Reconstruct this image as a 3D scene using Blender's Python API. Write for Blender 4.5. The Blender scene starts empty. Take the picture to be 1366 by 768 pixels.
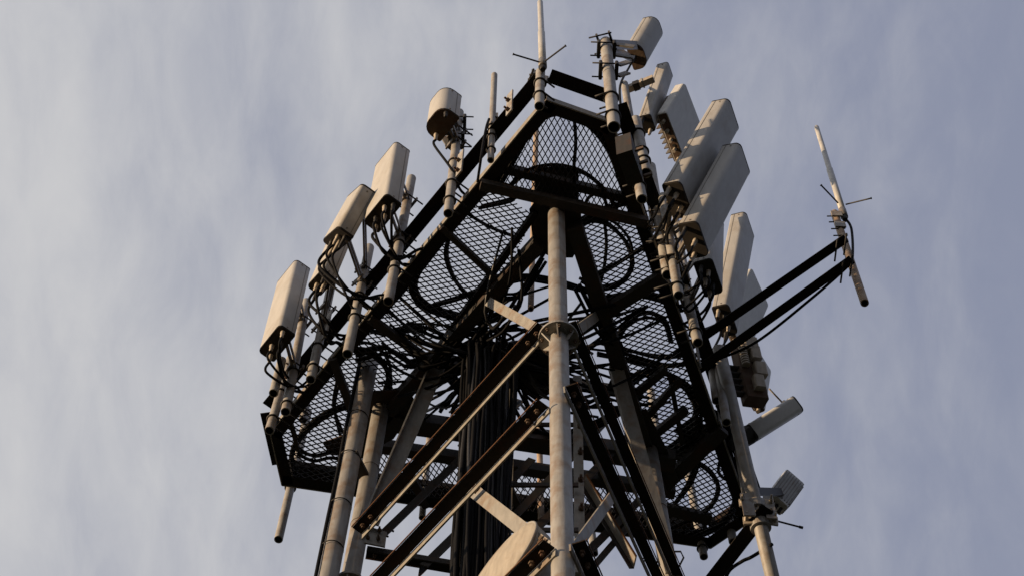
import bpy, math, random
from mathutils import Vector as V, Matrix

# ------------------------------------------------------------------ camera, sky, sun, exposure
SC = bpy.context.scene
COL = SC.collection
PITCH = math.radians(66.0); ROLL = math.radians(2.039); FOC = 2840.8   # focal length in photo pixels
W0, H0 = 1366.0, 768.0
CAM = V((0, 0, 1.6))
DECK = 13.6                                                            # height of the deck ring above ground
_fw = V((0, math.cos(PITCH), math.sin(PITCH))); _r = V((1, 0, 0)); _u = _r.cross(_fw)
RT = _r * math.cos(ROLL) + _u * math.sin(ROLL); UP = _u * math.cos(ROLL) - _r * math.sin(ROLL)
cd = bpy.data.cameras.new('camera'); cam = bpy.data.objects.new('camera', cd); COL.objects.link(cam)
m = Matrix((RT, UP, -_fw)).transposed().to_4x4(); m.translation = CAM; cam.matrix_world = m
cd.sensor_width = 36; cd.lens = 36 * FOC / W0; cd.clip_end = 5000; cd.clip_start = 0.05
SC.camera = cam

SUN_EL = math.radians(5); SUN_DIR = V((-1.0, -0.22, 0)).normalized()
world = bpy.data.worlds.new('World'); SC.world = world; world.use_nodes = True
wn = world.node_tree; wn.nodes.clear()
def N(t, typ, **k):
    n = t.nodes.new(typ)
    for a, b in k.items():
        if a in n.bl_rna.properties.keys(): setattr(n, a, b)
        else: n.inputs[a.replace('_', ' ')].default_value = b
    return n
wo = N(wn, 'ShaderNodeOutputWorld'); bg = N(wn, 'ShaderNodeBackground'); bg.inputs[1].default_value = 0.066
sky = N(wn, 'ShaderNodeTexSky', sky_type='NISHITA', sun_disc=False)
sky.sun_elevation = SUN_EL; sky.sun_rotation = math.atan2(SUN_DIR.x, SUN_DIR.y)
sky.air_density = 1.2; sky.dust_density = 2.0; sky.ozone_density = 1.5
tc = N(wn, 'ShaderNodeTexCoord')
mp = N(wn, 'ShaderNodeMapping'); mp.inputs['Rotation'].default_value = (0, 0, math.radians(-34)); mp.inputs['Scale'].default_value = (11, 5.5, 4.0)
wn.links.new(tc.outputs['Generated'], mp.inputs['Vector'])
n1 = N(wn, 'ShaderNodeTexNoise'); n1.inputs['Scale'].default_value = 1.0; n1.inputs['Detail'].default_value = 8; n1.inputs['Roughness'].default_value = 0.56; n1.inputs['Distortion'].default_value = 0.5
wn.links.new(mp.outputs[0], n1.inputs['Vector'])
mp2 = N(wn, 'ShaderNodeMapping'); mp2.inputs['Rotation'].default_value = (0, 0, math.radians(-46)); mp2.inputs['Scale'].default_value = (36, 15, 12)
wn.links.new(tc.outputs['Generated'], mp2.inputs['Vector'])
n2 = N(wn, 'ShaderNodeTexNoise'); n2.inputs['Scale'].default_value = 1.0; n2.inputs['Detail'].default_value = 9; n2.inputs['Roughness'].default_value = 0.58; n2.inputs['Distortion'].default_value = 0.35
wn.links.new(mp2.outputs[0], n2.inputs['Vector'])
sx = N(wn, 'ShaderNodeSeparateXYZ'); wn.links.new(tc.outputs['Generated'], sx.inputs[0])
def M(op, a, b, clamp=False):
    n = wn.nodes.new('ShaderNodeMath'); n.operation = op; n.use_clamp = clamp
    for i, v in enumerate((a, b)):
        if isinstance(v, (int, float)): n.inputs[i].default_value = v
        else: wn.links.new(v, n.inputs[i])
    return n.outputs[0]
# the cloud sheet is thicker towards the west (the sun's side)
drift = M('MULTIPLY', sx.outputs[0], -2.15)
f1 = M('MULTIPLY', M('SUBTRACT', n1.outputs['Fac'], 0.5), 1.0)
f2 = M('MULTIPLY', M('SUBTRACT', n2.outputs['Fac'], 0.5), 0.85)
cf = M('ADD', M('ADD', M('ADD', f1, f2), drift), 0.41)
for _op, _lim in (('SMOOTH_MAX', 0.0), ('SMOOTH_MIN', 1.05)):
    cf = M(_op, cf, _lim); cf.node.inputs[2].default_value = 0.45
cf = M('ADD', cf, -0.02, True)
cr = N(wn, 'ShaderNodeMix', data_type='RGBA')
wn.links.new(cf, cr.inputs['Factor'])
haze = N(wn, 'ShaderNodeMix', data_type='RGBA'); haze.inputs['Factor'].default_value = 0.72
wn.links.new(sky.outputs[0], haze.inputs[6]); haze.inputs[7].default_value = (3.4, 3.7, 5.0, 1)
wn.links.new(haze.outputs[2], cr.inputs[6]); cr.inputs[7].default_value = (5.9, 5.9, 6.05, 1)
wn.links.new(cr.outputs[2], bg.inputs[0]); wn.links.new(bg.outputs[0], wo.inputs[0])

sd = bpy.data.lights.new('sun', 'SUN'); sun = bpy.data.objects.new('sun', sd); COL.objects.link(sun)
sd.energy = 5.0; sd.angle = math.radians(0.6); sd.color = (1.0, 0.72, 0.44)
_sv = SUN_DIR * math.cos(SUN_EL) + V((0, 0, math.sin(SUN_EL)))
sun.rotation_euler = _sv.to_track_quat('Z', 'Y').to_euler()
SC.view_settings.view_transform = 'Standard'; SC.view_settings.look = 'None'
SC.view_settings.exposure = 0.60; SC.view_settings.gamma = 1.0; SC.view_settings.use_curve_mapping = False

# ------------------------------------------------------------------ surveying helpers: a sight line meets a level, or an upright plane of the tower
def ray(p):
    return (_fw * FOC + RT * (p[0] - W0 / 2) - UP * (p[1] - H0 / 2)).normalized()
def U(p, h=0.0):
    d = ray(p); return CAM + d * ((DECK + h - CAM.z) / d.z)
def UPL(p, o, n):
    d = ray(p); return CAM + d * ((o - CAM).dot(n) / d.dot(n))
def pix(P):
    d = P - CAM; z = d.dot(_fw); return (W0 / 2 + FOC * d.dot(RT) / z, H0 / 2 - FOC * d.dot(UP) / z)
def UZ(xy, p):
    """height on the plumb line through xy that is seen at row p[1]; the point on p's sight line at that height"""
    lo, hi = 2.0, 30.0
    for _ in range(60):
        md = (lo + hi) / 2
        if pix(V((xy.x, xy.y, md)))[1] > p[1]: lo = md
        else: hi = md
    return U(p, lo - DECK)
Z = V((0, 0, 1))

# ------------------------------------------------------------------ materials
MATS = {}
def mat(name, c, rough=0.55, metal=0.0, dirt=None, dscale=6.0, damt=0.5, bump=0.0, spec=0.4, fine=None, mott=0.45):
    mt = bpy.data.materials.new(name); mt.use_nodes = True; t = mt.node_tree
    b = t.nodes['Principled BSDF']; b.inputs['Roughness'].default_value = rough; b.inputs['Metallic'].default_value = metal
    b.inputs['Specular IOR Level'].default_value = spec
    g = N(t, 'ShaderNodeNewGeometry')
    n = N(t, 'ShaderNodeTexNoise'); n.inputs['Scale'].default_value = dscale; n.inputs['Detail'].default_value = 8; n.inputs['Roughness'].default_value = 0.65
    t.links.new(g.outputs['Position'], n.inputs['Vector'])
    r = N(t, 'ShaderNodeMapRange'); r.inputs[1].default_value = 0.62 - 0.25 * damt; r.inputs[2].default_value = 0.80 - 0.12 * damt
    t.links.new(n.outputs['Fac'], r.inputs[0])
    mx = N(t, 'ShaderNodeMix', data_type='RGBA'); t.links.new(r.outputs[0], mx.inputs['Factor'])
    n2_ = N(t, 'ShaderNodeTexNoise'); n2_.inputs['Scale'].default_value = fine or 38; n2_.inputs['Detail'].default_value = 5
    mpp = N(t, 'ShaderNodeMapping'); mpp.inputs['Scale'].default_value = (1, 1, 0.22)
    t.links.new(g.outputs['Position'], mpp.inputs[0]); t.links.new(mpp.outputs[0], n2_.inputs['Vector'])
    m2 = N(t, 'ShaderNodeMix', data_type='RGBA', blend_type='MULTIPLY'); m2.inputs['Factor'].default_value = mott
    m2.inputs[6].default_value = (*c, 1)
    rr = N(t, 'ShaderNodeMapRange'); rr.inputs[1].default_value = 0.3; rr.inputs[2].default_value = 0.7; rr.inputs[3].default_value = 0.55; rr.inputs[4].default_value = 1.25
    t.links.new(n2_.outputs['Fac'], rr.inputs[0]); t.links.new(rr.outputs[0], m2.inputs[7])
    t.links.new(m2.outputs[2], mx.inputs[6])
    d = dirt or tuple(x * 0.6 for x in c); mx.inputs[7].default_value = (*d, 1)
    t.links.new(mx.outputs[2], b.inputs['Base Color'])
    if bump:
        bp = N(t, 'ShaderNodeBump'); bp.inputs['Strength'].default_value = bump; bp.inputs['Distance'].default_value = 0.004
        t.links.new(n2_.outputs['Fac'], bp.inputs['Height']); t.links.new(bp.outputs[0], b.inputs['Normal'])
    MATS[name] = mt; return mt
m_leg = mat('weathered_grey_paint', (0.235, 0.225, 0.21), 0.6, 0, (0.15, 0.095, 0.055), 8, 0.62, 0.35)
m_pole = mat('galvanised_pole', (0.25, 0.242, 0.23), 0.55, 0.0, (0.15, 0.105, 0.07), 10, 0.6, 0.2)
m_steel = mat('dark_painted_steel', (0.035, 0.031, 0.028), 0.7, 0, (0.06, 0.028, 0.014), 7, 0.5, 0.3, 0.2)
m_web = mat('shade_dark_web', (0.016, 0.014, 0.0125), 0.8, 0, (0.03, 0.0135, 0.007), 7, 0.45, 0.3, 0.05)  # underside shade put into the near-black colour, with rust mottling
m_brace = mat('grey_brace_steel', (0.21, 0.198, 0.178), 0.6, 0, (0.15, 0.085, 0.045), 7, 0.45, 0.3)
m_radome = mat('offwhite_radome', (0.325, 0.315, 0.30), 0.55, 0, (0.25, 0.225, 0.19), 4.5, 0.5, 0.0, 0.35, 22, 0.22)
m_white = mat('white_radome', (0.50, 0.495, 0.48), 0.5, 0, (0.40, 0.38, 0.35), 4.5, 0.4, mott=0.2)
m_seam = mat('seam_sealant', (0.16, 0.15, 0.135), 0.7)
m_cap = mat('dark_end_cap', (0.025, 0.021, 0.018), 0.7, spec=0.2)
m_rust = mat('rusty_plate', (0.085, 0.058, 0.038), 0.8, 0, (0.07, 0.028, 0.012), 16, 0.8, 0.5)
m_orange = mat('orange_rust', (0.075, 0.038, 0.02), 0.85, 0, (0.07, 0.03, 0.012), 14, 0.7, spec=0.1)
m_cable = mat('black_cable', (0.006, 0.006, 0.007), 0.7, spec=0.06)
m_cable2 = mat('sheen_cable', (0.022, 0.022, 0.024), 0.45, spec=0.3)  # greyer colour carries part of the sheen on the lighter strands
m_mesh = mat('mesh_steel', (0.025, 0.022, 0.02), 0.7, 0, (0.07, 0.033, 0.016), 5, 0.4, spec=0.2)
m_clamp = mat('clamp_steel', (0.15, 0.14, 0.125), 0.5, 0.2, (0.13, 0.08, 0.05), 20, 0.6)
m_conn = mat('connector_tape', (0.36, 0.31, 0.25), 0.6)
m_dark = mat('dark_hardware', (0.022, 0.02, 0.019), 0.6, spec=0.25)
m_bore = mat('pipe_bore', (0.012, 0.011, 0.01), 0.9, spec=0.05)
m_omni = mat('fibreglass_whip', (0.38, 0.37, 0.35), 0.45)
m_ground = mat('ground_soil_grass', (0.035, 0.036, 0.026), 0.95, 0, (0.03, 0.04, 0.018), 0.4, 0.7)
m_dish = mat('dish_shell', (0.29, 0.255, 0.205), 0.5, 0, (0.20, 0.15, 0.10), 5, 0.5)
m_tan = mat('brown_post', (0.30, 0.22, 0.15), 0.65, 0, (0.16, 0.08, 0.04), 8, 0.6)

# ------------------------------------------------------------------ mesh builder
def perp(a):
    a = a.normalized(); s = V((0, 0, 1)) if abs(a.z) < 0.9 else V((0, 1, 0))
    x = a.cross(s).normalized(); return x, a.cross(x).normalized()
class MB:
    def __init__(s): s.v = []; s.f = []; s.sm = []
    def ring_tube(s, pts, radii, seg=10, caps=True, smooth=True):
        n = len(pts); base = len(s.v); px = None
        for i, p in enumerate(pts):
            a = (pts[min(i + 1, n - 1)] - pts[max(i - 1, 0)])
            if a.length < 1e-9: a = V((0, 0, 1))
            a.normalize()
            if px is None: px, py = perp(a)
            else:
                px = (px - a * px.dot(a))
                if px.length < 1e-6: px, _ = perp(a)
                px.normalize()
            py = a.cross(px)
            r = radii[i] if isinstance(radii, (list, tuple)) else radii
            for k in range(seg):
                t = 2 * math.pi * k / seg
                s.v.append(p + px * (r * math.cos(t)) + py * (r * math.sin(t)))
        for i in range(n - 1):
            for k in range(seg):
                k2 = (k + 1) % seg
                s.f.append((base + i * seg + k, base + i * seg + k2, base + (i + 1) * seg + k2, base + (i + 1) * seg + k)); s.sm.append(smooth)
        if caps:
            s.f.append(tuple(base + k for k in range(seg))[::-1]); s.sm.append(False)
            s.f.append(tuple(base + (n - 1) * seg + k for k in range(seg))); s.sm.append(False)
        return s
    def tube(s, a, b, r, seg=16, r2=None, caps=True): return s.ring_tube([a, b], [r, r2 or r], seg, caps)
    def pipe_end(s, a, b, r, seg=20, depth=0.16, wall=0.007):
        """hollow pipe from a to b, open at a so the dark bore shows"""
        d = (b - a).normalized(); x, y = perp(d)
        def ring(p, q): return [p + x * (q * math.cos(2 * math.pi * k / seg)) + y * (q * math.sin(2 * math.pi * k / seg)) for k in range(seg)]
        s.loft([ring(a, r), ring(b - d * 0.004, r)], False, True); s.loft([ring(b - d * 0.004, r), ring(b, r - 0.004)], False); s.f.append(tuple(range(len(s.v) - seg, len(s.v)))); s.sm.append(False)
        s.loft([ring(a, r), ring(a, r - wall)], False)
        return s
    def bore(s, a, b, r, seg=20, depth=0.16, wall=0.007):
        d = (b - a).normalized(); x, y = perp(d)
        def ring(p, q): return [p + x * (q * math.cos(2 * math.pi * k / seg)) + y * (q * math.sin(2 * math.pi * k / seg)) for k in range(seg)]
        s.loft([ring(a + d * 0.001, r - wall), ring(a + d * depth, r - wall)], False, True); s.f.append(tuple(range(len(s.v) - seg, len(s.v)))); s.sm.append(False)
        return s
    def torus(s, c, ax, R, r, seg=20, rs=6):
        x, y = perp(ax)
        pts = [c + x * (R * math.cos(2 * math.pi * k / seg)) + y * (R * math.sin(2 * math.pi * k / seg)) for k in range(seg)]
        base = len(s.v); a = ax.normalized()
        for k, p in enumerate(pts):
            o = (p - c).normalized()
            for j in range(rs):
                t = 2 * math.pi * j / rs; s.v.append(p + o * (r * math.cos(t)) + a * (r * math.sin(t)))
        for k in range(seg):
            for j in range(rs):
                s.f.append((base + k * rs + j, base + ((k + 1) % seg) * rs + j, base + ((k + 1) % seg) * rs + (j + 1) % rs, base + k * rs + (j + 1) % rs)); s.sm.append(True)
        return s
    def prism(s, prof, o, x, y, a, L, taper=None):
        """profile (list of 2-D points) in axes x,y at o, extruded along a by L"""
        n = len(prof); base = len(s.v)
        for q in (0, L):
            for (pu, pv) in prof: s.v.append(o + x * pu + y * pv + a * q)
        for k in range(n):
            k2 = (k + 1) % n
            s.f.append((base + k, base + k2, base + n + k2, base + n + k)); s.sm.append(False)
        s.f.append(tuple(base + k for k in range(n))[::-1]); s.sm.append(False)
        s.f.append(tuple(base + n + k for k in range(n))); s.sm.append(False)
        return s
    def loft(s, rings, caps=True, smooth=False):
        n = len(rings[0]); base = len(s.v)
        for r in rings: s.v.extend(r)
        for i in range(len(rings) - 1):
            for k in range(n):
                k2 = (k + 1) % n
                s.f.append((base + i * n + k, base + i * n + k2, base + (i + 1) * n + k2, base + (i + 1) * n + k)); s.sm.append(smooth)
        if caps:
            s.f.append(tuple(base + k for k in range(n))[::-1]); s.sm.append(False)
            s.f.append(tuple(base + (len(rings) - 1) * n + k for k in range(n))); s.sm.append(False)
        return s
    def bar(s, p, q, u, wu, wv):
        """rectangular bar from p to q; wu along u, wv across"""
        a = (q - p); L = a.length; a.normalize(); u = (u - a * u.dot(a)).normalized(); w = a.cross(u)
        return s.prism([(-wu / 2, -wv / 2), (wu / 2, -wv / 2), (wu / 2, wv / 2), (-wu / 2, wv / 2)], p, u, w, a, L)
    def angle(s, p, q, da, wa, db, wb, t=0.008):
        """steel angle: corner line p-q, flange wa along da, flange wb along db"""
        a = (q - p); L = a.length; a.normalize(); da = (da - a * da.dot(a)).normalized()
        db = db - a * db.dot(a) - da * db.dot(da); db.normalize()
        return s.prism([(0, 0), (wa, 0), (wa, t), (t, t), (t, wb), (0, wb)], p, da, db, a, L)
    def plate(s, poly, a, th):
        o = poly[0]; a = a.normalized(); n = len(poly); base = len(s.v)
        for q in (0, th):
            for p in poly: s.v.append(p + a * q)
        for k in range(n):
            k2 = (k + 1) % n; s.f.append((base + k, base + k2, base + n + k2, base + n + k)); s.sm.append(False)
        s.f.append(tuple(base + k for k in range(n))[::-1]); s.sm.append(False)
        s.f.append(tuple(base + n + k for k in range(n))); s.sm.append(False)
        return s
    def bolt(s, p, a, r=0.014, L=0.035):
        a = a.normalized(); s.ring_tube([p - a * 0.004, p + a * L * 0.5], r, 6, True, False); s.ring_tube([p, p + a * L], r * 0.5, 6, True, False); return s
    def build(s, name, mt, parent=None, label=None):
        me = bpy.data.meshes.new(name); off = parent_origin(parent)
        me.from_pydata([tuple(v - off) for v in s.v], [], s.f)
        me.polygons.foreach_set('use_smooth', s.sm); me.materials.append(mt)
        import bmesh
        bm = bmesh.new(); bm.from_mesh(me); bmesh.ops.recalc_face_normals(bm, faces=bm.faces); bm.to_mesh(me); bm.free()
        o = bpy.data.objects.new(name, me); COL.objects.link(o)
        if parent is not None: o.parent = parent
        if label: o['label'] = label
        return o
ORG = {}
def parent_origin(p):
    return ORG.get(p.name, V((0, 0, 0))) if p is not None else V((0, 0, 0))
def thing(name, label, cat, loc, group=None):
    o = bpy.data.objects.new(name, None); COL.objects.link(o); o.location = loc; o.empty_display_size = 0.1
    ORG[o.name] = V(loc); o['label'] = label; o['category'] = cat
    if group: o['group'] = group
    return o
def sub(mb, name, mt, part):
    """a sub-part: same local frame as its part"""
    root = part.parent; ORG[part.name] = ORG[root.name]
    return mb.build(name, mt, part)
def tag(o, label, cat, group=None):
    o['label'] = label; o['category'] = cat
    if group: o['group'] = group
    return o
def spline(pts, k=8):
    P = [pts[0]] + list(pts) + [pts[-1]]; out = []
    for i in range(1, len(P) - 2):
        a, b, c, d = P[i - 1], P[i], P[i + 1], P[i + 2]
        for j in range(k):
            t = j / k
            out.append(0.5 * ((2 * b) + (c - a) * t + (2 * a - 5 * b + 4 * c - d) * t * t + (3 * b - a - 3 * c + d) * t ** 3))
    out.append(P[-2]); return out
R = random.Random(7)

# ------------------------------------------------------------------ ground
g = MB(); S_ = 600.0
g.f.append((0, 1, 2, 3)); g.sm.append(False); g.v += [V((-S_, -S_, 0)), V((S_, -S_, 0)), V((S_, S_, 0)), V((-S_, S_, 0))]
go = g.build('ground', m_ground); go['kind'] = 'structure'

# ------------------------------------------------------------------ tower frame
A1, A2, R1, R2, L2, L1 = [U(p) for p in ((729, 134), (817, 165), (1003, 694), (948, 731), (376, 647), (360, 577))]
HEX = [A1, A2, R1, R2, L2, L1]
CEN = sum(HEX, V((0, 0, 0))) / 6
tower = thing('lattice_tower', 'three legged grey steel lattice tower carrying the mesh platform', 'tower', (CEN.x, CEN.y, 0))
legs = []
for (top, bot, hb, r) in (((742, 280), (751, 768), -4.2, 0.0515), ((508, 545), (470, 757), -1.88, 0.053), ((866, 600), (890, 750), -1.40, 0.053)):
    T_ = U(top, 0.044 if top[0] == 742 else -0.06); B_ = U(bot, hb); d = (B_ - T_); G_ = T_ + d * (T_.z / -d.z)
    legs.append((T_, G_, r))
    mb = MB(); mb.tube(G_, T_, r, 28); lg = mb.build('leg', m_leg, tower)
    for k in range(0 if r < 0.0525 else 5):
        c_ = T_ + d.normalized() * (0.75 + k * 0.63); sub(MB().torus(c_, d, r, 0.003, 24, 5), 'weld_seam', m_rust, lg)
LF, LL, LR = legs
def onleg(leg, y):
    T_, G_, r = leg; lo, hi = 0.0, 1.0
    for _ in range(50):
        md = (lo + hi) / 2
        if pix(T_.lerp(G_, md))[1] < y: lo = md
        else: hi = md
    return T_.lerp(G_, lo)
def flange(leg, y, R_=0.108):
    c_ = onleg(leg, y); a = (leg[0] - leg[1]).normalized(); r = leg[2]
    mb = MB(); x, yv = perp(a)
    rings = []
    for (rad, q) in ((r, -0.010), (R_, -0.010), (R_, 0.010), (r, 0.010)):
        rings.append([c_ + a * q + x * (rad * math.cos(t * math.pi / 16)) + yv * (rad * math.sin(t * math.pi / 16)) for t in range(32)])
    mb.loft(rings, caps=False)
    fl = mb.build('flange', m_leg, tower)
    for k in range(6):
        t = k * math.pi / 3 + 0.35; o = x * math.cos(t) + yv * math.sin(t); gm = MB()
        gm.plate([c_ + o * (r - 0.003) - a * 0.011, c_ + o * (R_ - 0.008) - a * 0.011, c_ + o * (r - 0.003) - a * 0.085], a.cross(o), 0.007)
        sub(gm, 'gusset', m_leg, fl)
    for k in range(8):
        t = k * math.pi / 4; o = x * math.cos(t) + yv * math.sin(t); sub(MB().bolt(c_ + o * (R_ - 0.020) - a * 0.01, -a, 0.010, 0.03), 'bolt', m_rust, fl)
flange(LF, 452); flange(LF, 797, 0.095)
flange(LL, 779, 0.085)

nFL = (LF[0] - LL[0]).cross(Z).normalized()
if nFL.dot(CAM - LF[0]) < 0: nFL = -nFL
nFR = (LF[0] - LR[0]).cross(Z).normalized()
if nFR.dot(CAM - LF[0]) < 0: nFR = -nFR
nBK = (LL[0] - LR[0]).cross(Z).normalized()
if nBK.dot(CAM - LF[0]) > 0: nBK = -nBK
def face_pt(p, leg, n, off=0.0):
    # the faces lean with the legs: plane through the two leg lines
    pair = {'FL': (LF, LL), 'FR': (LF, LR), 'BK': (LL, LR)}[n]
    o = pair[0][0]; nn = (pair[1][0] - o).cross(pair[0][1] - o).normalized()
    out = {'FL': nFL, 'FR': nFR, 'BK': nBK}[n]
    if nn.dot(out) < 0: nn = -nn
    return UPL(p, o + nn * off, nn)
OUT = {'FL': nFL, 'FR': nFR, 'BK': nBK}
def brace(face, p, q, off, wa, wb, mt=None, bolts=True, flip=1, t=0.009):
    P = face_pt(p, None, face, off); Q = face_pt(q, None, face, off); o = OUT[face]
    a_ = (Q - P).normalized(); oo = o * flip; oo = (oo - a_ * oo.dot(a_)).normalized(); dn = -Z; dn = (dn - a_ * dn.dot(a_) - oo * dn.dot(oo)).normalized()
    if wa > 0.03:
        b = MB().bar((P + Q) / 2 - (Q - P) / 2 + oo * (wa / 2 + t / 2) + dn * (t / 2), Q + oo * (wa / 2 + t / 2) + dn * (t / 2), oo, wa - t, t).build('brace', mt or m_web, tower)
        sub(MB().bar(P + dn * (wb / 2), Q + dn * (wb / 2), dn, wb, t), 'flange', m_brace if face != 'BK' else m_steel, b)  # pale flange against dark web: sunlit and shaded sides set by colour
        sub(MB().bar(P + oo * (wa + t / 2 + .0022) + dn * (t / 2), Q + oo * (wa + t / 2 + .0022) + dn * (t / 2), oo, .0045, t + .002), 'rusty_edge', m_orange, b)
    else:
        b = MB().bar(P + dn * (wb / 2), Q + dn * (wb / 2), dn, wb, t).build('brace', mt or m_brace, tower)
    if bolts:
        a = (Q - P).normalized(); s_ = o - a * o.dot(a); s_.normalize(); nn = a.cross(s_)
        if nn.z > 0: nn = -nn
        for e, sg in ((P, 1), (Q, -1)):
            for k in (0.05, 0.12):
                sub(MB().bolt(e + a * (sg * k) + s_ * (wa * 0.55 * flip) + nn * t, nn, 0.014, 0.034), 'bolt', m_rust, b)
    return b
# front-left face
brace('FL', (731, 440), (484, 712), 0.055, 0.072, 0.055)
brace('FL', (733, 543), (478, 812), 0.055, 0.072, 0.055)
brace('FL', (742, 731), (580, 890), 0.055, 0.07, 0.055)
brace('FL', (634, 644), (736, 722), 0.010, 0.012, 0.07, m_brace)
brace('FL', (727, 436), (655, 397), 0.010, 0.012, 0.058, m_brace, False)
# front-right face
brace('FR', (753, 432), (905, 790), 0.055, 0.064, 0.05)
brace('FR', (752, 515), (882, 800), 0.055, 0.064, 0.05)
brace('FR', (760, 725), (815, 850), 0.055, 0.07, 0.05)
brace('FR', (814, 655), (764, 722), 0.012, 0.012, 0.06, m_brace, False)
brace('FR', (764, 436), (800, 411), 0.012, 0.012, 0.06, m_brace, False)
# back face
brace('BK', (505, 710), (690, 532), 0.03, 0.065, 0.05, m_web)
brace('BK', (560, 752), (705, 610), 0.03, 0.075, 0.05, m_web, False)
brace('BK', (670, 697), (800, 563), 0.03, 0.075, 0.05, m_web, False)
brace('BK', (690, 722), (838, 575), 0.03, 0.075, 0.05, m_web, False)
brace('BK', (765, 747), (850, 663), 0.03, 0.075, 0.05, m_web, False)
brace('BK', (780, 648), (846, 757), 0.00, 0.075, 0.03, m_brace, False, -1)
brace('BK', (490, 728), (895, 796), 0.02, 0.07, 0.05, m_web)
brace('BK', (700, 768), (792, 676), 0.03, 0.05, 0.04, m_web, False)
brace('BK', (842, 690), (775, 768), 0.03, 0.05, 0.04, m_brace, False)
# knee braces from the deck beams down to the rear legs
def free_angle(P, Q, da, wa, db, wb, mt, name='knee_brace', t=0.009):
    return MB().angle(P, Q, da, wa, db, wb, t).build(name, mt, tower)
free_angle(U((575, 484), -0.08), onleg(LL, 708) + V((0.02, -0.06, 0)), V((1, 0.1, 0)), 0.095, V((0, -0.5, -1)), 0.05, m_brace)
free_angle(U((813, 486), -0.08), onleg(LR, 775) + V((-0.03, -0.06, 0)), V((1, 0.1, 0)), 0.085, V((0, 0.5, 1)), 0.05, m_brace)
gp = MB()
gq = onleg(LL, 716)
gp.plate([gq + V((0.03, -0.03, 0.09)), gq + V((0.16, 0.0, 0.07)), gq + V((0.16, 0, -0.09)), gq + V((0.03, -0.03, -0.10))], V((0, 1, 0)), 0.01)
gpo = gp.build('gusset_plate', m_brace, tower)
for dx, dz in ((0.06, 0.04), (0.12, 0.04), (0.06, -0.05), (0.12, -0.05)): sub(MB().bolt(gq + V((dx, -0.022, dz)), V((0, -1, 0)), 0.012, 0.03), 'bolt', m_rust, gpo)
# short dark lug across the cable mast and the rear leg
MB().bar(U((470, 603), -0.95), U((496, 655), -0.95), Z, 0.03, 0.06).build('strut', m_steel, tower)

# ------------------------------------------------------------------ platform
plat = thing('platform', 'dark steel platform with expanded metal mesh floor and double outer rail', 'platform', (CEN.x, CEN.y, DECK))
n = len(HEX)
def outn(i):
    e = (HEX[(i + 1) % 6] - HEX[i]); o = e.cross(Z).normalized()
    return o if o.dot((HEX[i] + HEX[(i + 1) % 6]) / 2 - CEN) > 0 else -o
for i in range(6):
    p, q = HEX[i], HEX[(i + 1) % 6]; o = outn(i)
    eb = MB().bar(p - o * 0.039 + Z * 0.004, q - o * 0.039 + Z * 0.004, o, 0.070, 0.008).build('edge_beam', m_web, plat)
    sub(MB().bar(p + Z * 0.036, q + Z * 0.036, Z, 0.072, 0.008), 'flange', m_brace, eb)  # pale lip holds the sunlit side, dark web the shaded underside, in colour
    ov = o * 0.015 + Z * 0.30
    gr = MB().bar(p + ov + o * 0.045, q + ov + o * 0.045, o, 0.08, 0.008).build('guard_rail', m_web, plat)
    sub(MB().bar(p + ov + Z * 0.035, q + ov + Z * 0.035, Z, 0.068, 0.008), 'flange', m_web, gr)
# uprights between the two rails
def edge_pt(i, px):
    p, q = HEX[i], HEX[(i + 1) % 6]; lo, hi = 0.0, 1.0; inc = pix(q)[1] > pix(p)[1]
    for _ in range(50):
        md = (lo + hi) / 2
        if (pix(p.lerp(q, md))[1] < px) == inc: lo = md
        else: hi = md
    return p.lerp(q, lo)
for y in (176, 257, 362, 474, 533):
    o = outn(5); e = edge_pt(5, y) + o * 0.09 + Z * 0.10; d = (A1 - L1).normalized()
    pl = MB(); pl.plate([e + o * 0.012 + d * 0.0 + Z * -0.02, e + o * 0.012 + d * 0.055 + Z * -0.02, e + o * 0.012 + d * 0.055 + Z * 0.36, e + o * 0.012 + Z * 0.36], o, 0.010)
    po = pl.build('upright', m_pole, plat)
    for q_ in (0.03, 0.20): sub(MB().bolt(e + o * 0.024 + d * 0.028 + Z * q_, o), 'bolt', m_rust, po)
for y in (215, 300, 395, 480, 560, 640):
    e = edge_pt(1, y); o = outn(1); d = (R1 - A2).normalized()
    pl = MB(); pl.plate([e + o * 0.012 + Z * -0.02, e + o * 0.012 + d * 0.055 + Z * -0.02, e + o * 0.012 + d * 0.055 + Z * 0.44, e + o * 0.012 + Z * 0.44], o, 0.010)
    pl.build('upright', m_pole, plat)
def beam(p, q, w, h, hz=-0.03, mt=None, name='beam'):
    P, Q = U(p, hz), U(q, hz)
    return MB().angle(P, Q, (Q - P).cross(Z), w, Z, h, 0.008).build(name, mt or m_steel, plat)
def flat(p, q, w, h, hz, mt=None, name='beam'):
    P, Q = U(p, hz), U(q, hz); return MB().bar(P, Q, Z, h, w).build(name, mt or m_steel, plat)
# main beams between the leg heads
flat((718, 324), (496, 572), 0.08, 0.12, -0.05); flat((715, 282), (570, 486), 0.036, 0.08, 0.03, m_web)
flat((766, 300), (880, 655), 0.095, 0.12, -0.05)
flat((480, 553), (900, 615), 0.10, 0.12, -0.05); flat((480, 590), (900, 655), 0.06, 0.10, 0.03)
flat((556, 480), (850, 525), 0.05, 0.08, 0.06)
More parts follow.
